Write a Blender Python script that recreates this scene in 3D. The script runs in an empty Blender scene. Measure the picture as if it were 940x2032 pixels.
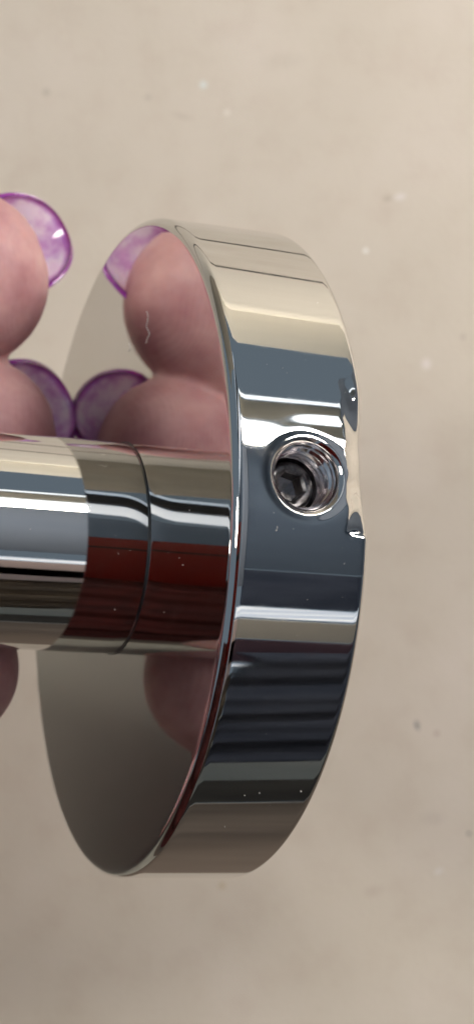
import bpy, bmesh, math, random
import numpy as np
from mathutils import Vector, Matrix
random.seed(3)
S = bpy.context.scene
MM = 0.001
# ---------------------------------------------------------------- camera
H = 232.0                                   # lens height above the paper, mm
cd = bpy.data.cameras.new('camera'); cam = bpy.data.objects.new('camera', cd)
S.collection.objects.link(cam); S.camera = cam
cam.location = (0, 0, H*MM)
cd.sensor_fit = 'HORIZONTAL'; cd.sensor_width = 36.0
cd.lens = 36.0*3493/940
cd.shift_x = (470-372.5)/940; cd.shift_y = (1212.2-1016)/940
cd.clip_start = 0.005; cd.clip_end = 50
cd.dof.use_dof = True; cd.dof.focus_distance = 0.142; cd.dof.aperture_fstop = 88
S.view_settings.view_transform = 'Standard'; S.view_settings.look = 'None'
S.view_settings.exposure = 0.0; S.view_settings.gamma = 1.0
S.cycles.max_bounces = 14; S.cycles.glossy_bounces = 10; S.cycles.diffuse_bounces = 4
S.cycles.sample_clamp_indirect = 6
# ---------------------------------------------------------------- room light
W = bpy.data.worlds.new('World'); S.world = W; W.use_nodes = True
bgn = W.node_tree.nodes['Background']
bgn.inputs[0].default_value = (0.62, 0.80, 1.0, 1); bgn.inputs[1].default_value = 0.24

# frame of the flange: axis a (into the flange, away from the stem), u, v
TH, RO = 0.338, 0.056
n = np.array([-math.cos(TH)*math.cos(RO), math.cos(TH)*math.sin(RO), math.sin(TH)])
a = -n
v = np.array([0, 1.0, 0]); v = v - n*(v@n); v /= np.linalg.norm(v); u = np.cross(v, n)
C = np.array([-6.536, 5.743, H-161.8])
R, T, RS = 30.0, 11.38, 9.727

def rdir(ax, phi):
    """a direction seen in the polished cylinders: share along the axis, turn round it (degrees)"""
    p = math.radians(phi); return ax*a + math.sqrt(1-ax*ax)*(math.cos(p)*u + math.sin(p)*v)

def lamp(name, kind, ax, phi, dist, size, energy, color, size_y=None):
    d = rdir(ax, phi); l = bpy.data.lights.new(name, 'AREA'); l.shape = kind
    l.size = size
    if size_y: l.size_y = size_y
    l.energy = energy; l.color = color
    o = bpy.data.objects.new(name, l); S.collection.objects.link(o)
    o.location = Vector(C*MM + d*dist)
    o.rotation_euler = (-Vector(d)).to_track_quat('-Z', 'Y').to_euler()
    return o
lamp('ceiling_lamp', 'DISK', -0.78, 11.0, 1.5, 0.34, 6.0, (1, .96, .9))
def spot_area(name, loc, target, size, energy, color):
    l = bpy.data.lights.new(name, 'AREA'); l.shape = 'DISK'; l.size = size; l.energy = energy; l.color = color; l.spread = math.radians(100)
    o = bpy.data.objects.new(name, l); S.collection.objects.link(o); o.location = loc
    o.rotation_euler = (Vector(target)-Vector(loc)).to_track_quat('-Z', 'Y').to_euler()
spot_area('far_table_fill', (.2, 1.0, .68), (.42, .98, 0), .2, 5.0, (1, .95, .87))  # made-up fill lamp, added to brighten the far table mirrored in the rim

# ---------------------------------------------------------------- helpers
def mat(name):
    m = bpy.data.materials.new(name); m.use_nodes = True
    return m, m.node_tree.nodes, m.node_tree.links, m.node_tree.nodes['Principled BSDF']
def simple(name, col, rough=0.6, metal=0.0, **kw):
    m, N, L, b = mat(name); b.inputs['Base Color'].default_value = (*col, 1)
    b.inputs['Roughness'].default_value = rough; b.inputs['Metallic'].default_value = metal
    for k, x in kw.items(): b.inputs[k.replace('_', ' ')].default_value = x
    return m
def noise_to(N, L, scale, detail, coord='Object', rough=0.6, dim=None):
    tc = N.new('ShaderNodeTexCoord'); t = N.new('ShaderNodeTexNoise')
    t.inputs['Scale'].default_value = scale; t.inputs['Detail'].default_value = detail
    t.inputs['Roughness'].default_value = rough
    L.new(tc.outputs[coord], t.inputs['Vector']); return t
def ramp(N, L, src, stops):
    r = N.new('ShaderNodeValToRGB'); L.new(src, r.inputs[0]); e = r.color_ramp.elements
    e[0].position, e[0].color = stops[0][0], (*stops[0][1], 1)
    e[1].position, e[1].color = stops[-1][0], (*stops[-1][1], 1)
    for p, c in stops[1:-1]:
        q = e.new(p); q.color = (*c, 1)
    return r
def mesh_obj(name, verts, faces, m, parent=None, smooth=True):
    me = bpy.data.meshes.new(name); me.from_pydata([tuple(Vector(p)*MM) for p in verts], [], faces)
    me.validate(); me.update()
    if smooth: me.polygons.foreach_set('use_smooth', [True]*len(me.polygons))
    o = bpy.data.objects.new(name, me); S.collection.objects.link(o)
    if m: me.materials.append(m)
    if parent: o.parent = parent
    return o
def tag(o, label=None, cat=None, group=None, kind=None):
    if label: o['label'] = label
    if cat: o['category'] = cat
    if group: o['group'] = group
    if kind: o['kind'] = kind
    return o
def slab(name, quad, thick, m, parent=None):
    """four corners (mm) and a thickness: a board, bevelled"""
    q = [np.array(p, float) for p in quad]
    nn = np.cross(q[1]-q[0], q[3]-q[0]); nn /= np.linalg.norm(nn)
    vs = q + [p+nn*thick for p in q]
    fs = [(3,2,1,0), (4,5,6,7), (0,1,5,4), (1,2,6,5), (2,3,7,6), (3,0,4,7)]
    o = mesh_obj(name, vs, fs, m, parent, smooth=False)
    b = o.modifiers.new('bevel', 'BEVEL'); b.width = min(thick*.25, 4)*MM; b.segments = 2
    return o
def on_plane(ax, phi, z0):
    d = rdir(ax, phi); return C + d*((z0-C[2])/d[2])
def grid_faces(nu, nv, closed=False, off=0):
    f = []
    for i in range(nu-1):
        for j in range(nv if closed else nv-1):
            k = (j+1) % nv
            f.append((off+i*nv+j, off+i*nv+k, off+(i+1)*nv+k, off+(i+1)*nv+j))
    return f

# ---------------------------------------------------------------- materials
m_paper, N, L, b = mat('kraft_paper')
b.inputs['Roughness'].default_value = .82; b.inputs['Specular IOR Level'].default_value = .25
n1 = noise_to(N, L, 38, 3, rough=.5); n2 = noise_to(N, L, 160, 4); n3 = noise_to(N, L, 1400, 2)
r1 = ramp(N, L, n1.outputs[0], [(.3, (.54, .485, .405)), (.5, (.568, .510, .430)), (.72, (.60, .538, .465))])
r2 = ramp(N, L, n2.outputs[0], [(.28, (.945, .925, .92)), (.5, (1, 1, 1)), (.75, (1.02, 1.02, 1.03))])
mx = N.new('ShaderNodeMix'); mx.data_type = 'RGBA'; mx.blend_type = 'MULTIPLY'; mx.inputs[0].default_value = 1
L.new(r1.outputs[0], mx.inputs[6]); L.new(r2.outputs[0], mx.inputs[7])
col = mx.outputs[2]
# flecks in the paper: (x, y in mm, rx, ry, colour, strength)
def fleck(px, py, rx, ry, c, k, rot=0):
    global col
    X = (px-372.5)/3493*H; Y = -(py-1212.2)/3493*H
    tc = N.new('ShaderNodeTexCoord'); mp = N.new('ShaderNodeMapping'); mp.vector_type = 'TEXTURE'
    mp.inputs['Location'].default_value = (X*MM, Y*MM, 0)
    mp.inputs['Rotation'].default_value = (0, 0, rot)
    mp.inputs['Scale'].default_value = (rx*H/3493*MM, ry*H/3493*MM, 1)
    L.new(tc.outputs['Object'], mp.inputs[0])
    ln = N.new('ShaderNodeVectorMath'); ln.operation = 'LENGTH'; L.new(mp.outputs[0], ln.inputs[0])
    r = ramp(N, L, ln.outputs['Value'], [(.35, (k,)*3), (1.0, (0, 0, 0))])
    q = N.new('ShaderNodeMix'); q.data_type = 'RGBA'; L.new(r.outputs[0], q.inputs[0])
    L.new(col, q.inputs[6]); q.inputs[7].default_value = (*c, 1); col = q.outputs[2]
for f_ in [(403,168,10,10,(.66,.76,.77),.6,0), (450,223,9,7,(.76,.72,.66),.55,.3), (725,497,6,6,(.86,.88,.87),.85,0),
           (793,390,16,9,(.72,.68,.68),.55,.2), (768,393,14,9,(.36,.30,.23),.5,.3), (845,722,13,15,(.70,.64,.62),.65,0),
           (827,1440,6,13,(.16,.15,.15),.85,.25), (866,1456,7,8,(.36,.25,.22),.55,0), (930,1655,6,5,(.13,.11,.10),.8,0),
           (870,1730,12,6,(.68,.66,.66),.6,.4), (92,183,11,11,(.37,.33,.27),.5,0), (294,193,11,9,(.36,.32,.27),.4,0),
           (918,668,8,8,(.33,.27,.23),.5,0), (740,1770,26,14,(.42,.34,.28),.35,.2), (440,1759,10,10,(.42,.32,.18),.5,0),
           (360,230,26,10,(.40,.34,.28),.3,-.3), 
           (560,120,60,22,(.44,.39,.32),.22,.1), (860,1625,30,18,(.42,.36,.32),.25,0), (690,880,55,18,(.45,.38,.31),.25,.15)]:
    fleck(*f_)
L.new(col, b.inputs['Base Color'])
bp = N.new('ShaderNodeBump'); bp.inputs['Strength'].default_value = .35; bp.inputs['Distance'].default_value = .0002
L.new(n3.outputs[0], bp.inputs['Height']); L.new(bp.outputs[0], b.inputs['Normal'])

m_chrome, N, L, b = mat('polished_nickel')
b.inputs['Base Color'].default_value = (.69, .68, .655, 1); b.inputs['Metallic'].default_value = 1
t = noise_to(N, L, 420, 3)
r = ramp(N, L, t.outputs[0], [(.35, (.022,)*3), (.62, (.05,)*3), (.8, (.10,)*3)]); L.new(r.outputs[0], b.inputs['Roughness'])
t2 = noise_to(N, L, 55, 2)
bp = N.new('ShaderNodeBump'); bp.inputs['Strength'].default_value = .02; bp.inputs['Distance'].default_value = .0004
L.new(t2.outputs[0], bp.inputs['Height']); L.new(bp.outputs[0], b.inputs['Normal'])

m_bore = simple('bare_thread_metal', (.86, .83, .84), .11, 1.0)
m_screw, N, L, b = mat('dark_screw_steel')
b.inputs['Metallic'].default_value = 1; t = noise_to(N, L, 900, 3)
r = ramp(N, L, t.outputs[0], [(.35, (.09, .085, .085)), (.7, (.36, .35, .35))]); L.new(r.outputs[0], b.inputs['Base Color'])
b.inputs['Roughness'].default_value = .3

m_skin, N, L, b = mat('skin')
t = noise_to(N, L, 110, 4, rough=.6)
r = ramp(N, L, t.outputs[0], [(.34, (.37, .165, .18)), (.5, (.49, .265, .27)), (.66, (.60, .365, .35))])
L.new(r.outputs[0], b.inputs['Base Color'])
b.inputs['Roughness'].default_value = .5; b.inputs['Specular IOR Level'].default_value = .35
b.inputs['Subsurface Weight'].default_value = .35; b.inputs['Subsurface Scale'].default_value = .0025
b.inputs['Subsurface Radius'].default_value = (1, .35, .2)
vo = N.new('ShaderNodeTexVoronoi'); vo.inputs['Scale'].default_value = 1500
wv = N.new('ShaderNodeTexWave'); wv.inputs['Scale'].default_value = 620; wv.inputs['Distortion'].default_value = 9
wv.inputs['Detail'].default_value = 1; wv.inputs['Detail Scale'].default_value = .35
tc = N.new('ShaderNodeTexCoord'); L.new(tc.outputs['Object'], vo.inputs['Vector']); L.new(tc.outputs['Object'], wv.inputs['Vector'])
ad = N.new('ShaderNodeMath'); ad.operation = 'ADD'; L.new(vo.outputs['Distance'], ad.inputs[0]); L.new(wv.outputs['Fac'], ad.inputs[1])
bp = N.new('ShaderNodeBump'); bp.inputs['Strength'].default_value = .16; bp.inputs['Distance'].default_value = .00012
L.new(ad.outputs[0], bp.inputs['Height']); L.new(bp.outputs[0], b.inputs['Normal'])

m_nail, N, L, b = mat('purple_gel_nail')
at = N.new('ShaderNodeAttribute'); at.attribute_name = 'edge'
t = noise_to(N, L, 260, 4, rough=.65)
mm_ = N.new('ShaderNodeMath'); mm_.operation = 'MULTIPLY_ADD'; L.new(t.outputs[0], mm_.inputs[0]); mm_.inputs[1].default_value = .75
L.new(at.outputs['Fac'], mm_.inputs[2])
r = ramp(N, L, mm_.outputs[0], [(.33, (.90, .80, .94)), (.45, (.68, .42, .76)), (.57, (.46, .16, .54)), (.88, (.27, .03, .31))])
L.new(r.outputs[0], b.inputs['Base Color'])
b.inputs['Roughness'].default_value = .12; b.inputs['Coat Weight'].default_value = 1; b.inputs['Coat Roughness'].default_value = .08
b.inputs['Subsurface Weight'].default_value = .2; b.inputs['Subsurface Scale'].default_value = .001
b.inputs['Transmission Weight'].default_value = .12

def cloth_mat(name, c0, c1, scale):
    m, N, L, b = mat(name); t = noise_to(N, L, scale, 3)
    r = ramp(N, L, t.outputs[0], [(.35, c0), (.65, c1)]); L.new(r.outputs[0], b.inputs['Base Color'])
    b.inputs['Roughness'].default_value = .9; return m
m_red = cloth_mat('red_knit', (.42, .012, .008), (.60, .03, .02), 30)
m_sweater = cloth_mat('maroon_knit', (.03, .004, .004), (.075, .008, .007), 30)
m_navy = cloth_mat('navy_cotton', (.022, .032, .058), (.060, .074, .112), 12)
m_phone = simple('red_phone_case', (.17, .010, .007), .38)
m_black = simple('black_plastic', (.012, .012, .014), .4)
m_slate = cloth_mat('slate_paint', (.040, .060, .092), (.062, .088, .125), 3)
m_card = cloth_mat('cardboard', (.34, .30, .24), (.40, .36, .29), 8)
m_cream = cloth_mat('cream_paint', (.52, .475, .40), (.58, .53, .45), 4)
def glow(name, col, s):
    m, N, L, b = mat(name); b.inputs['Base Color'].default_value = (.8, .8, .8, 1)
    b.inputs['Emission Color'].default_value = (*col, 1); b.inputs['Emission Strength'].default_value = s; return m
m_tube = glow('lit_tube', (.86, .93, 1), 1.5)
m_key = glow('lit_main_tube', (1, .93, .87), 55)
m_grey = cloth_mat('grey_paint', (.095, .118, .155), (.13, .155, .195), 2)
m_pink = cloth_mat('pink_paint', (.66, .50, .46), (.74, .58, .53), 5)
m_white = cloth_mat('offwhite_paint', (.76, .72, .63), (.82, .78, .69), 5)
m_mat = cloth_mat('brown_mat', (.15, .115, .09), (.21, .165, .13), 9)
m_streak, N, L, b = mat('streaky_glow'); t = noise_to(N, L, 1, 4); mp = N.new('ShaderNodeMapping'); mp.inputs['Scale'].default_value = (1.5, 70, 30)  # pale streaks of the mirrored bands painted into the glow
L.new(t.inputs['Vector'].links[0].from_socket, mp.inputs[0]); L.new(mp.outputs[0], t.inputs['Vector'])
r = ramp(N, L, t.outputs[0], [(.38, (.06, .11, .2)), (.5, (.35, .45, .6)), (.62, (1, 1, 1))])
L.new(r.outputs[0], b.inputs['Emission Color']); b.inputs['Emission Strength'].default_value = 1.1
m_olive = cloth_mat('olive_paint', (.36, .345, .29), (.43, .41, .35), 5)
m_maroon = cloth_mat('maroon_paint', (.09, .045, .062), (.14, .08, .10), 5)
m_soft = glow('soft_blue_glow', (.55, .72, .95), .75)  # glow added for the blue bands mirrored in the metal

# ---------------------------------------------------------------- paper and table
def paper_sheet(name, x0, x1, y0, y1, z, m, dz=.8, seed=0):
    nx, ny = 70, 70; vs = []
    rg = random.Random(seed); ph = [rg.random()*6 for _ in range(6)]
    for i in range(nx):
        for j in range(ny):
            x = x0+(x1-x0)*i/(nx-1); y = y0+(y1-y0)*j/(ny-1)
            w = math.sin(x/37+ph[0])*math.sin(y/45+ph[1]) + .5*math.sin(x/17+y/23+ph[2])*math.sin(y/19+ph[3])
            vs.append((x, y, z+dz*.25*w))
    return mesh_obj(name, vs, grid_faces(nx, ny), m)
table = mesh_obj('table_top', [(-900,-500,-3), (900,-500,-3), (900,1100,-3), (-900,1100,-3), (-900,-500,-30), (900,-500,-30), (900,1100,-30), (-900,1100,-30)],
                 [(0,1,2,3), (7,6,5,4), (0,4,5,1), (1,5,6,2), (2,6,7,3), (3,7,4,0)], m_cream, smooth=False)
tag(table, kind='structure')
paper = paper_sheet('paper_surface', -420, 420, -63, 112, 0, m_paper, .8, 4); tag(paper, kind='structure')
paper2 = paper_sheet('paper_surface', -430, 430, 113.5, 215, 1.6, m_paper, .5, 9); tag(paper2, kind='structure')

tag(slab('brown_mat', [(-600, -470, -2.9), (600, -470, -2.9), (600, -40, -2.9), (-600, -40, -2.9)], 2, m_mat), 'dark brown mat under the near edge of the paper', 'mat')
m_pad = cloth_mat('grey_felt', (.40, .39, .33), (.46, .445, .38), 40)
tag(slab('added_pad', [(-230, -150, .6), (-34, -150, .6), (-36, 7, .6), (-230, 12, .6)], 2.2, m_pad), 'grey felt pad added under the hand to darken the mirror face', 'pad')  # unseen pad, added so the lower mirror face reflects dark
# ---------------------------------------------------------------- the flange
post = bpy.data.objects.new('wall_mount_post', None); S.collection.objects.link(post)
tag(post, 'polished nickel round wall mount with a short stem, held above brown paper', 'wall mount')
def P(s, r, ang):
    return C + a*s + r*(math.cos(ang)*u + math.sin(ang)*v)

HS, HA = 6.12, math.asin((1090-957)/26.1/R)      # set screw hole: along the axis, angle
RH = 3.16
def radius_at(s, ang):
    """outer radius, with the knocked-in back edge beside the hole"""
    r = R
    da = (ang-HA)*R; ds = s-HS
    # dent in the back edge, long towards the top
    m0 = math.exp(-abs((da-1.2)/4.8)**3)
    x0 = T-1.95+.10*math.sin(da*1.9+.6)+.03*math.sin(da*4.7)
    edge = max(0, (s-x0)/(T-x0))
    r -= m0*(.20*(1-math.exp(-max(0, s-x0)/.28)) + 1.2*edge)
    # ripples in the plating round the dent
    r -= .07*m0*edge*math.sin(da*2.0+1)
    d = math.hypot(da, ds)
    r -= .07*math.exp(-((d-RH)/.45)**2)
    # soft crease above the hole
    r -= .05*math.exp(-((da-4.2)/.8)**2)*(1/(1+math.exp(-(ds+1)*1.2)))
    return r
NA = 900
F1, F2 = .85, .55      # edge rounding front, back
prof = []             # (s, dr) along the outline, centre of the front face to the back face
for r_ in [RS-.5, RS+.4, 11, 14, 18, 22, 26, 28, R-F1-.4]: prof.append((0, r_-R))
for k in range(0, 13):
    q = math.pi/2*k/12; prof.append((F1-F1*math.cos(q), -F1+F1*math.sin(q)))
SP0, SP1 = HS-4.2, T-F2-.25
AP = 4.3/R            # half height of the patch round the hole, as an angle
n_mid = 44
mids = [SP0+(SP1-SP0)*k/n_mid for k in range(n_mid+1)]
prof += [(F1+.35, 0)] + [(s, 0) for s in mids]
i0 = len(prof)-n_mid-1; i1 = len(prof)-1
for k in range(0, 11):
    q = math.pi/2*k/10; prof.append((T-F2+F2*math.sin(q), -F2+F2*math.cos(q)))
prof += [(T, 28-R), (T, 26-R), (T-1.2, 25.8-R), (T-1.4, 10-R), (T-1.4, 3-R)]
angs = []
npatch = 84
for k in range(npatch+1): angs.append(HA-AP+2*AP*k/npatch)
rest = 840
for k in range(1, rest): angs.append(HA+AP+(2*math.pi-2*AP)*k/rest)
na = len(angs); vs = []
for (s, dr) in prof:
    for an in angs:
        rr = R+dr if (s < .5 or dr < -R*.05) else radius_at(s, an)+dr
        vs.append(P(s, rr, an))
faces = []
for i in range(len(prof)-1):
    for j in range(na):
        if i0 <= i < i1 and j < npatch: continue
        k = (j+1) % na
        faces.append((i*na+j, i*na+k, (i+1)*na+k, (i+1)*na+j))
# patch ring, border walked once round
border = [(i, 0) for i in range(i0, i1)] + [(i1, j) for j in range(npatch)] + \
         [(i, npatch) for i in range(i1, i0, -1)] + [(i0, j) for j in range(npatch, 0, -1)]
bidx = [i*na+j for i, j in border]; nb = len(border)
bpos = [(prof[i][0]-HS, (angs[j]-HA)*R) for i, j in border]
NRING = 34; prev = bidx
def surf(ds, da): return P(HS+ds, radius_at(HS+ds, HA+da/R), HA+da/R)
for k in range(1, NRING+1):
    w = (k/NRING)**.8; cur = []
    for (x, y) in bpos:
        L_ = math.hypot(x, y); tx, ty = x/L_*RH, y/L_*RH
        cur.append(len(vs)); vs.append(surf(x*(1-w)+tx*w, y*(1-w)+ty*w))
    for q in range(nb):
        z = (q+1) % nb; faces.append((prev[z], prev[q], cur[q], cur[z]))
    prev = cur
# rolled lip then the countersink
nH = math.cos(HA)*u + math.sin(HA)*v; tH = -math.sin(HA)*u + math.cos(HA)*v
base = [np.array(vs[i]) for i in prev]
for (dr, dz) in [(.05, -.012), (.11, -.045), (.18, -.10), (.26, -.16), (.36, -.25), (.44, -.37), (.49, -.55), (.51, -.75)]:
    cur = []
    for q, (x, y) in enumerate(bpos):
        L_ = math.hypot(x, y); cur.append(len(vs))
        vs.append(base[q] - (a*x + tH*y)/L_*dr + nH*dz)
    for q in range(nb):
        z = (q+1) % nb; faces.append((prev[z], prev[q], cur[q], cur[z]))
    prev = cur
flange = mesh_obj('flange', vs, [f[::-1] for f in faces], m_chrome, post)

# threaded bore
vs = []; nt = 96; steps = 90; depth0 = .3; depth1 = 5.2
for i in range(steps):
    dz = depth0+(depth1-depth0)*i/(steps-1)
    for j in range(nt):
        th_ = 2*math.pi*j/nt; ph = ((dz/.72 - th_/(2*math.pi)) % 1)
        tri = abs(2*ph-1); r_ = RH-.47-.10*(dz > .8) -    .32*tri*min(1, max(0, (dz-.7)/.6))
        vs.append(C + a*HS + nH*(R-.05-dz) + r_*(math.cos(th_)*a + math.sin(th_)*tH))
bore = mesh_obj('threaded_hole', vs, grid_faces(steps, nt, True), m_bore, post)
# set screw with a hex socket
vs = []; fs = []
zt = R-3.6; hexr = 1.18
rings = [(zt-1.6, 2.06, 0), (zt-.35, 2.06, 0), (zt-.12, 1.95, 0), (zt, 1.72, 0), (zt, 1.5, 0), (zt-.05, 1.38, .5), (zt-.22, hexr, 1), (zt-1.7, hexr, 1), (zt-1.9, .4, 1), (zt-1.95, .02, 1)]
for (z_, r_, hx) in rings:
    for j in range(96):
        t_ = 2*math.pi*j/96; hr = r_*math.cos(math.pi/6)/math.cos(((t_+.25) % (math.pi/3))-math.pi/6)
        rr = r_*(1-hx)+hr*1.06*hx
        vs.append(C + a*HS + nH*z_ + rr*(math.cos(t_)*a + math.sin(t_)*tH))
screw = mesh_obj('set_screw', vs, grid_faces(len(rings), 96, True), m_screw, post, smooth=False)

# stem: a tube from the flange towards the left
vs = []; RL = 5.65       # a slightly crowned ring next to the flange
st = [(.02, RS-.17)] + [(-.05-(RL-.05)*k/48, RS-(.085*(1-2*k/48)**3.2 if k < 24 else 0)) for k in range(49)]
st += [(-2*k, RS) for k in range(4, 29)] + [(-56.6, RS-.1), (-57, RS-.5), (-57, RS-2), (-50, RS-2)]
for (s, r_) in st:
    for j in range(360): vs.append(P(s, r_, 2*math.pi*j/360))
stem = mesh_obj('stem', vs, grid_faces(len(st), 360, True), m_chrome, post)
# dark hairline joint where stem meets flange
vs = []
for i in range(9):
    for j in range(240):
        q = 2*math.pi*i/8; vs.append(P(-.05+.04*math.cos(q), RS+.03+.05*math.sin(q), 2*math.pi*j/240))
ring = mesh_obj('joint_ring', vs, grid_faces(9, 240, True), m_black, post)

# ---------------------------------------------------------------- the hand
def pt(x, y, z):
    return np.array([(x-372.5)/3493*(H-z), -(y-1212.2)/3493*(H-z), z])
def unit(x): x = np.array(x, float); return x/np.linalg.norm(x)
def catmull(pts, k=12):
    P_ = [2*pts[0]-pts[1]] + list(pts) + [2*pts[-1]-pts[-2]]; out = []
    for i in range(1, len(P_)-2):
        for j in range(k):
            t = j/k; p0, p1, p2, p3 = P_[i-1:i+3]
            out.append(.5*((2*p1)+(-p0+p2)*t+(2*p0-5*p1+4*p2-p3)*t*t+(-p0+3*p1-3*p2+p3)*t**3))
    out.append(np.array(P_[-2])); return out
hv, hf = [], []
def limb(joints, pal, cap=True):
    """joints: list of (point, half width, half thickness), tip first; pal: palm side direction"""
    pts = catmull([np.array([*p, w, t_], float) for p, w, t_ in joints], 14)
    rows = []
    p0 = pts[0]; d0 = unit(p0[:3]-pts[1][:3])
    if cap:
        for k in range(1, 10):
            q = math.pi/2*k/9.3
            c = p0.copy(); c[:3] = p0[:3]+d0*p0[3]*math.cos(q)*1.0; g = math.sin(q)**.92; c[3] *= g; c[4] *= g
            rows.append((c, d0))
    for i, p in enumerate(pts):
        d = unit(pts[max(0, i-1)][:3]-pts[min(len(pts)-1, i+1)][:3]); rows.append((p, d))
    nr = 32; off = len(hv)
    for c, d in rows:
        pl = np.array(pal) - d*np.dot(pal, d); pl = unit(pl); lat = np.cross(pl, d)
        for j in range(nr):
            t_ = 2*math.pi*j/nr; hv.append(c[:3]+c[3]*math.cos(t_)*lat+c[4]*math.sin(t_)*pl)
    hf.extend(grid_faces(len(rows), nr, True, off))
    c0 = len(hv); hv.append(rows[0][0][:3]); hv.append(rows[-1][0][:3])
    for j in range(nr):
        hf.append((off+(j+1) % nr, off+j, c0)); hf.append((off+(len(rows)-1)*nr+j, off+(len(rows)-1)*nr+(j+1) % nr, c0+1))
FING = []
def finger(tip, d, pal, w, t_, j2, j3, j4, body=None):
    tip = np.array(tip); dn = unit(d); d = unit(body) if body else dn
    dip = tip-d*15
    limb([(tip, w, t_), (tip-d*6, w*1.03, t_*1.05), (dip, w*1.0, t_*1.02), (j2, w*1.06, t_*1.12), (j3, w*1.12, t_*1.25), (j4, w*1.2, t_*1.4)], pal)
    FING.append((tip, dn, np.array(pal, float), w, t_))
PAL = (0.0, 0.05, 1.0)
T1, T2, T3 = pt(-84, 554, 59.6), pt(-50, 873, 58.5), pt(-128, 1322, 66)
finger(T1, (2, .95, 0), PAL, 8.85, 7.8, T1+(-28, -13, 0), T1+(-50, -24, -2), (-94, 4, 60), (2, .72, 0))
finger(T2, (2, .95, -.1), PAL, 8.1, 7.2, T2+(-31, -7, 0), T2+(-52, -19, -4), (-96, -14, 58), (2, .4, -.1))
finger(T3, (2, .8, 0), PAL, 7.8, 7.0, T3+(-30, -9, -2), T3+(-50, -20, -8), (-98, -32, 58))
T4 = T3+np.array((-8, -19.5, 3)); finger(T4, (2, .8, 0), PAL, 6.8, 6.2, T4+(-24, -8, -4), T4+(-42, -16, -10), (-96, -50, 58))
T5 = np.array((-44, 12, 93.)); finger(T5, (2, .7, -.25), (0, -.2, -1), 9.0, 7.6, T5+(-26, -11, 2), T5+(-50, -24, -2), (-112, -34, 76))
# palm, heel, wrist, forearm
for y_, x_, z_ in ((4, -92, 60), (-14, -94, 58), (-32, -96, 58), (-50, -94, 58)):
    limb([((x_+6, y_+2, z_), 11, 10), ((x_-30, y_*.9-8, z_+4), 13, 14), ((x_-68, y_*.7-24, z_+14), 13, 14)], PAL)
limb([((-112, -34, 76), 14, 12), ((-140, -40, 78), 18, 16), ((-170, -48, 76), 20, 17)], PAL)
limb([((-160, -38, 74), 30, 19), ((-190, -52, 74), 28, 20), ((-240, -76, 76), 33, 26), ((-330, -118, 84), 40, 34)], PAL)
hand = mesh_obj('hand', hv, hf, m_skin)
tag(hand, 'left hand with long purple translucent nails, fingertips curled behind the stem', 'hand')
rm = hand.modifiers.new('remesh', 'REMESH'); rm.mode = 'VOXEL'; rm.voxel_size = .00048; rm.use_smooth_shade = True
sm = hand.modifiers.new('smooth', 'SMOOTH'); sm.factor = .5; sm.iterations = 2

sv = []
for i in range(50):
    t_ = i/49; c_ = np.array((-152, -36, 74.))*(1-t_)+np.array((-420, -160, 92.))*t_
    for j in range(48):
        q = 2*math.pi*j/48; w_ = 1+.05*math.sin(t_*26+q)+.035*math.sin(q*3+t_*9)
        rr_ = (40+22*t_)*w_*(1 if i else .9); sv.append(c_+np.array((.42*math.sin(q)*.2*rr_, rr_*math.sin(q), rr_*.82*math.cos(q))))
sl = mesh_obj('sweater_cuff', sv, grid_faces(50, 48, True), m_sweater, hand)
def nail(tip, d, pal, w, t_, base_t, side_t, end_t, skew=0.0, roll=0.0, shift=0.0):
    lat = np.cross(pal, d); lat = unit(lat); pal = unit(np.cross(d, lat))
    if roll:
        c_, s_ = math.cos(roll), math.sin(roll); lat, pal = c_*lat+s_*pal, c_*pal-s_*lat
    rn = min(w*.80, 6.1) if shift else w*.8; tip = tip+np.array((0, shift, 0)); nu, nv = 40, 30; vs = []; ed = []
    for side in (0, 1):
        for i in range(nu+1):
            for j in range(nv+1):
                al = (j/nv*2-1); an = al*math.radians(70)
                e = 1-abs(al-skew)**2.3/(1+abs(skew))**2.3
                tend = side_t+(end_t-side_t)*max(0, e)**.75
                f_ = i/nu; tt = base_t+(tend-base_t)*f_
                k = max(0, (tt-2)/9)
                r_ = rn*(1-.10*k) - (.55 if side else 0)
                dp = -(t_*.88-rn) - .05*max(0, tt)    # dorsal
                p = tip + d*(tt-(.05 if side else 0)) + lat*r_*math.sin(an) + pal*(dp + .12 - r_*math.cos(an)*.92 + k*k*.9)
                vs.append(p)
                border = max(abs(al)**6*.6, max(0, 1-(tend-tt)/.75)**1.2 if tend-tt < .75 else 0)
                ed.append(.55*border + (.10 if tt < 6 else 0))
    nn_ = (nu+1)*(nv+1)
    fs = [f[::-1] for f in grid_faces(nu+1, nv+1)] + grid_faces(nu+1, nv+1, off=nn_)
    def idx(i, j, s): return s*nn_+i*(nv+1)+j
    for j in range(nv):
        fs.append((idx(nu,j,0), idx(nu,j+1,0), idx(nu,j+1,1), idx(nu,j,1))); fs.append((idx(0,j+1,0), idx(0,j,0), idx(0,j,1), idx(0,j+1,1)))
    for i in range(nu):
        fs.append((idx(i,0,0), idx(i+1,0,0), idx(i+1,0,1), idx(i,0,1))); fs.append((idx(i+1,nv,0), idx(i,nv,0), idx(i,nv,1), idx(i+1,nv,1)))
    o = mesh_obj('fingernail', vs, fs, m_nail, hand)
    at_ = o.data.attributes.new('edge', 'FLOAT', 'POINT'); at_.data.foreach_set('value', ed)
    return o
for i, F in enumerate(FING):
    if i == 0: nail(*F, -7, 6.4, 11.3, shift=1.45)
    elif i == 1: nail(*F, -7, 6.0, 10.2, shift=.9)
    else: nail(*F, -7, 2.5, 3.5 if i < 4 else 10)

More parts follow.
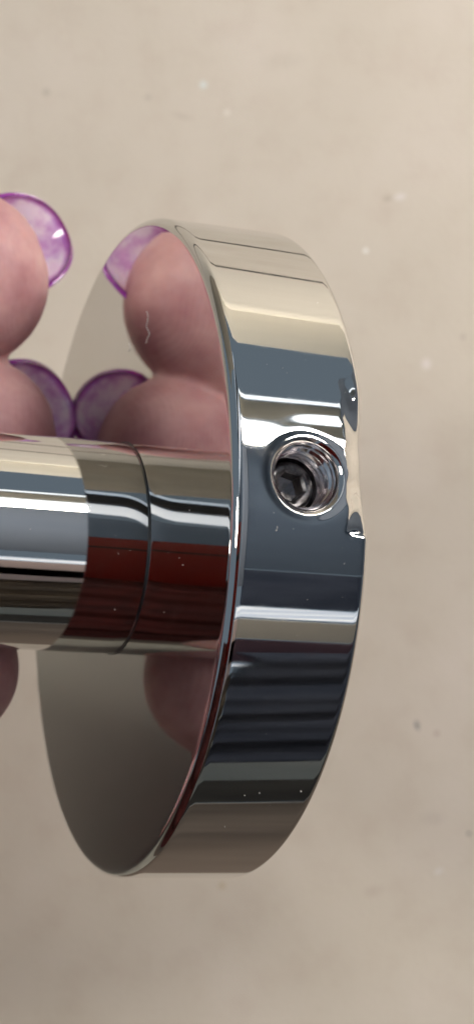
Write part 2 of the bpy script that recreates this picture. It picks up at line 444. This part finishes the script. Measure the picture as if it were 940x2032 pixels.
# ---------------------------------------------------------------- what the polish mirrors: phone, clothes, lamps, boards and strips added for its bands
phone = bpy.data.objects.new('phone', None); S.collection.objects.link(phone); phone.location = (0, 0, .238)
tag(phone, 'dark red phone held flat over the wall mount, its lens looking down', 'phone')
def rrect(name, x0, x1, y0, y1, z0, z1, rad, m, parent):
    out = []
    for cx, cy, a0 in ((x1-rad, y1-rad, 0), (x0+rad, y1-rad, 90), (x0+rad, y0+rad, 180), (x1-rad, y0+rad, 270)):
        for k in range(9):
            q = math.radians(a0+90*k/8); out.append((cx+rad*math.cos(q), cy+rad*math.sin(q)))
    k = len(out); vs = [(x, y, z0) for x, y in out]+[(x, y, z1) for x, y in out]
    fs = [tuple(range(k))[::-1], tuple(range(k, 2*k))]+[(i, (i+1) % k, k+(i+1) % k, k+i) for i in range(k)]
    return mesh_obj(name, vs, fs, m, parent, smooth=False)
rrect('phone_body', -52, 30, -135, 28, 0, 9, 9, m_phone, phone)
rrect('lens_band', -49, 27, -2.6, 2.6, -1.2, -.02, 2.5, m_black, phone).hide_render = False

def garment(name, quad, m, folds, amp, label, cat, thick=4):
    q = [np.array(p, float) for p in quad]; nx, ny = 60, 60; vs = []
    nn = np.cross(q[1]-q[0], q[3]-q[0]); nn /= np.linalg.norm(nn)
    for s_ in (0, 1):
        for i in range(nx):
            for j in range(ny):
                x, y = i/(nx-1), j/(ny-1)
                p = (q[0]*(1-x)+q[1]*x)*(1-y)+(q[3]*(1-x)+q[2]*x)*y
                w = math.sin(y*folds+2*math.sin(x*2.2))+.5*math.sin(y*folds*2.3+x*3)
                vs.append(p+nn*(amp*w+s_*thick))
    k = nx*ny
    o = mesh_obj(name, vs, grid_faces(nx, ny)+[f[::-1] for f in grid_faces(nx, ny, off=k)], m)
    tag(o, label, cat); return o
garment('red_sweater', [(-260, -95, 262), (40, -95, 262), (-25, -190, 14), (-260, -190, 14)], m_sweater, 24, 5,
        'dark red knitted sweater front, mirrored in the stem under the phone', 'sweater')
garment('jacket', [(190, -185, 300), (480, -185, 300), (480, -430, 150), (118, -430, 150)], m_navy, 20, 7,
        'dark navy jacket hanging open, mirrored low in the flange rim', 'jacket')
m_char = cloth_mat('charcoal_card', (.035, .035, .036), (.055, .055, .052), 20)
m_brown = cloth_mat('brown_wool', (.055, .045, .036), (.11, .09, .07), 20)
garment('added_scarf', [(75, -225, 288), (184, -225, 288), (112, -432, 150), (12, -432, 150)], m_brown, 22, 5,
        'brown wool scarf filling the brown band mirrored in the stem', 'added_scarf')  # made-up cloth, fills a brown band in the stem reflection
tag(slab('added_folder', [(-300, -499, -2), (700, -499, -2), (700, -480, 84), (-300, -480, 84)], 6, m_char), 'charcoal folder added at the near edge for the dark band low in the rim', 'folder')  # unseen, put in for the charcoal strip low in the rim
def board(name, f0, f1, ax0, ax1, z0, th_, m, label, cat, sk=(0, 0)):
    o = slab(name, [on_plane(ax0, f0+sk[0], z0), on_plane(ax1, f0+sk[1], z0), on_plane(ax1, f1+sk[1], z0), on_plane(ax0, f1+sk[0], z0)][::-1], -th_, m)
    tag(o, label, cat); return o
board('added_slate_shelf', 31.5, -6.5, .315, .66, 700, 25, m_slate, 'slate blue shelf added overhead for the dark band in the rim', 'shelf')  # unseen board, shaped to mirror as the slate band of the rim
board('lit_strip', 38.3, 33, .13, .60, 330, 12, m_key, 'wide lit lamp tube beyond the far edge of the slate shelf', 'lamp')
board('added_grey_shelf', 31, -12, -.02, .31, 712, 25, m_grey, 'lighter grey shelf added to lighten the band mirrored in the stem', 'shelf')  # second added board, lighter, for the stem reflection alone
board('lit_strip', 42, 40.2, .10, .50, 700, 12, m_tube, 'thin lit lamp tube between the wide tube and the olive beam', 'lamp')
board('added_olive_beam', 49, 42.8, .10, .66, 700, 12, m_olive, 'olive grey beam added overhead for the olive band in the rim', 'beam')  # added strip of colour for the olive rim band
board('lit_strip', 51, 49.8, .10, .66, 700, 12, m_tube, 'thin lit lamp tube farthest from the shelf', 'lamp')
board('added_navy_tray', -7, -18, .315, .66, 705, 25, m_navy, 'navy tray added along the slate shelf for a dark band in the rim', 'tray')  # added navy board, mirrors as the dark band below the slate
board('lit_strip', -8.2, -9.6, .10, .66, 695, 6, m_streak, 'hair thin glowing strip added for a pale streak in the rim', 'lamp')  # no real lamp: glow added to mirror as a thin streak
board('lit_strip', -13.6, -14.2, .33, .60, 695, 6, m_streak, 'short dim glowing strip added for another pale streak in the rim', 'lamp')  # another made-up glow, for a shorter streak
board('lit_strip', -38, -38.8, .32, .62, 690, 6, m_streak, 'thin glowing strip added at the outer side of the maroon beam', 'lamp')  # made-up glow for the pale line beside the maroon
board('lit_strip', -11.2, -11.7, .10, .66, 695, 6, m_soft, 'faint blue glowing strip added for a streak in the rim', 'lamp')  # glow added as a faint blue streak in the reflection
board('lit_strip', -18.8, -22.0, .10, .66, 700, 12, m_streak, 'short lit lamp tube beside the cream rail', 'lamp')
board('added_pink_rail', -22.8, -49, .02, .30, 700, 12, m_pink, 'pale pink rail added overhead for the pink band in the stem', 'rail')  # added board that mirrors as the pinkish stem band
board('added_cream_rail', -22.8, -29, .31, .66, 700, 12, m_cream, 'cream rail added overhead for the beige band in the rim', 'rail')  # made-up rail, gives the rim its beige band
board('added_maroon_beam', -29.6, -37, .10, .66, 700, 12, m_maroon, 'dark maroon beam added overhead for the purple band in the rim', 'beam')  # unseen board, coloured for the purple-brown rim band
board('added_left_panel', 31, 8, -.56, -.06, 700, 20, m_slate, 'slate blue panel added overhead for the grey-blue band in the stem', 'panel', (-12, 0))  # added board, skewed to fit the grey-blue stem band
board('added_blue_glow', 42, 32, -.56, -.06, 690, 12, m_soft, 'softly glowing blue board added for the light band in the stem', 'lamp', (-15, 8))  # made-up glow, skewed so its mirrored band curves
board('added_black_duct', 53, 43, -.56, -.06, 690, 30, m_black, 'black duct added overhead for the dark curve in the stem', 'duct', (-15, 8))  # unseen dark board, skewed for the black curve in the stem
board('lit_strip', 57, 54, -.56, -.06, 690, 10, m_soft, 'dim blue glowing strip added beyond the black duct', 'lamp', (-15, 8))  # added glow for the thin blue band past the black
tag(slab('back_wall', [(-900, 1101, -30), (900, 1101, -30), (900, 1101, 262), (-900, 1101, 262)], 20, m_white), 'low off-white wall behind the far end of the table', 'wall')
tag(slab('front_wall', [(-1500, -1300, -30), (1500, -1300, -30), (1500, -1300, 700), (-1500, -1300, 700)], -20, m_olive), 'olive grey wall behind the photographer', 'wall')

tag(slab('added_cabinet', [(760, -600, -3), (760, 1000, -3), (760, 1000, 430), (760, -600, 430)], 200, m_grey), 'grey cabinet added right of the table to tone the mirrored back edge', 'cabinet')  # unseen block, added for the tone mirrored in the back edge
tag(slab('added_box', [(-760, 700, -2.9), (10, 700, -2.9), (10, 700, 520), (-760, 700, 520)], -240, m_card), 'tall brown cardboard box added far left for the beige band in the stem', 'box')  # made-up box, extends the beige reflection on the stem
def added_cord(y0, y1, r_, label):  # added cords stand in for dark paper edges mirrored in the rim
    vs = []
    for i in range(80):
        x = -400+800*i/79; y = y0+(y1-y0)*i/79+1.2*math.sin(x/41)
        for j in range(10):
            q = j*math.pi/5; vs.append((x, y+r_*math.cos(q), 1.6*(y0 > 150)-1+r_+r_*math.sin(q)))
    tag(mesh_obj('added_cord', vs, grid_faces(80, 10, True), m_black), label, 'added_cord')
added_cord(114, 114, 1.1, 'thin black cord darkening the gap between the paper sheets')
added_cord(182, 206, 1.7, 'thicker black cord drawing a dark line across the farther paper sheet')

# ---------------------------------------------------------------- lint and dust on the polish
def on_face(x, y, s=-.03):
    o = np.array([0, 0, H]); d = np.array([(x-372.5)/3493, -(y-1212.2)/3493, -1.0])
    t = ((C+a*s-o)@a)/(d@a); return o+d*t
def on_cyl(x, y, r):
    o = np.array([0, 0, H])-C; d = np.array([(x-372.5)/3493, -(y-1212.2)/3493, -1.0])
    o2 = o-a*(o@a); d2 = d-a*(d@a); A = d2@d2; B = 2*o2@d2; c = o2@o2-r*r
    return C+o+d*((-B-math.sqrt(B*B-4*A*c))/(2*A))
m_lint = simple('white_lint', (.85, .80, .76), .8)
def fibre(name, pix, rad, m):
    pts = catmull([on_face(*p) for p in pix], 5); vs = []
    for i, p in enumerate(pts):
        d = unit(pts[min(i+1, len(pts)-1)]-pts[max(i-1, 0)]); e = unit(np.cross(d, n)); g = np.cross(d, e)
        for j in range(6):
            q = j*math.pi/3; vs.append(p+n*rad+rad*(math.cos(q)*e+math.sin(q)*g))
    return mesh_obj(name, vs, grid_faces(len(pts), 6, True), m)
tag(fibre('lint_fibre', [(291, 617), (293, 627), (292, 638), (290, 647), (294, 656), (296, 663), (292, 671), (289, 681)], .019, m_lint),
    'short crinkled white lint fibre stuck on the mirror face over the finger reflection', 'lint')
tag(fibre('lint_fibre', [(256, 680), (258, 690), (254, 697)], .02, m_lint),
    'tiny curled lint fibre on the mirror face, lower and left of the longer one', 'lint')
vs, fs = [], []
rg = random.Random(8)
spots = [(on_cyl(x, y, R+.03), r_) for x, y, r_ in ((551, 1047, .13), (548, 1052, .07), (683, 1118, .06), (485, 1580, .05), (515, 1575, .07), (597, 1572, .09), (446, 1642, .04), (610, 1190, .05), (560, 730, .04), (630, 600, .04))] + \
        [(on_cyl(x, y, RS+.03), r_) for x, y, r_ in ((258, 1092, .05), (235, 1099, .06), (60, 1050, .04), (228, 1210, .05))] + \
        [(on_face(x, y), r_) for x, y, r_ in ((362, 1121, .06), (375, 1013, .05), (368, 890, .04), (133, 716, .06))]
for _ in range(26):
    spots.append((on_cyl(rg.uniform(490, 690), rg.uniform(560, 1640), R+.02), rg.uniform(.015, .035)))
for p, r_ in spots:
    k = len(vs)
    for q in range(6):
        w_ = unit([rg.uniform(-1, 1) for _ in range(3)]); vs.append(p+w_*r_*rg.uniform(.6, 1.3))
    fs += [(k, k+1, k+2), (k+3, k+4, k+5), (k, k+3, k+4), (k+1, k+4, k+5), (k+2, k+5, k+3), (k, k+2, k+3)]
tag(mesh_obj('dust', vs, fs, m_lint, smooth=False), 'pale dust specks scattered on the polished rim, stem and face', 'dust', kind='stuff')
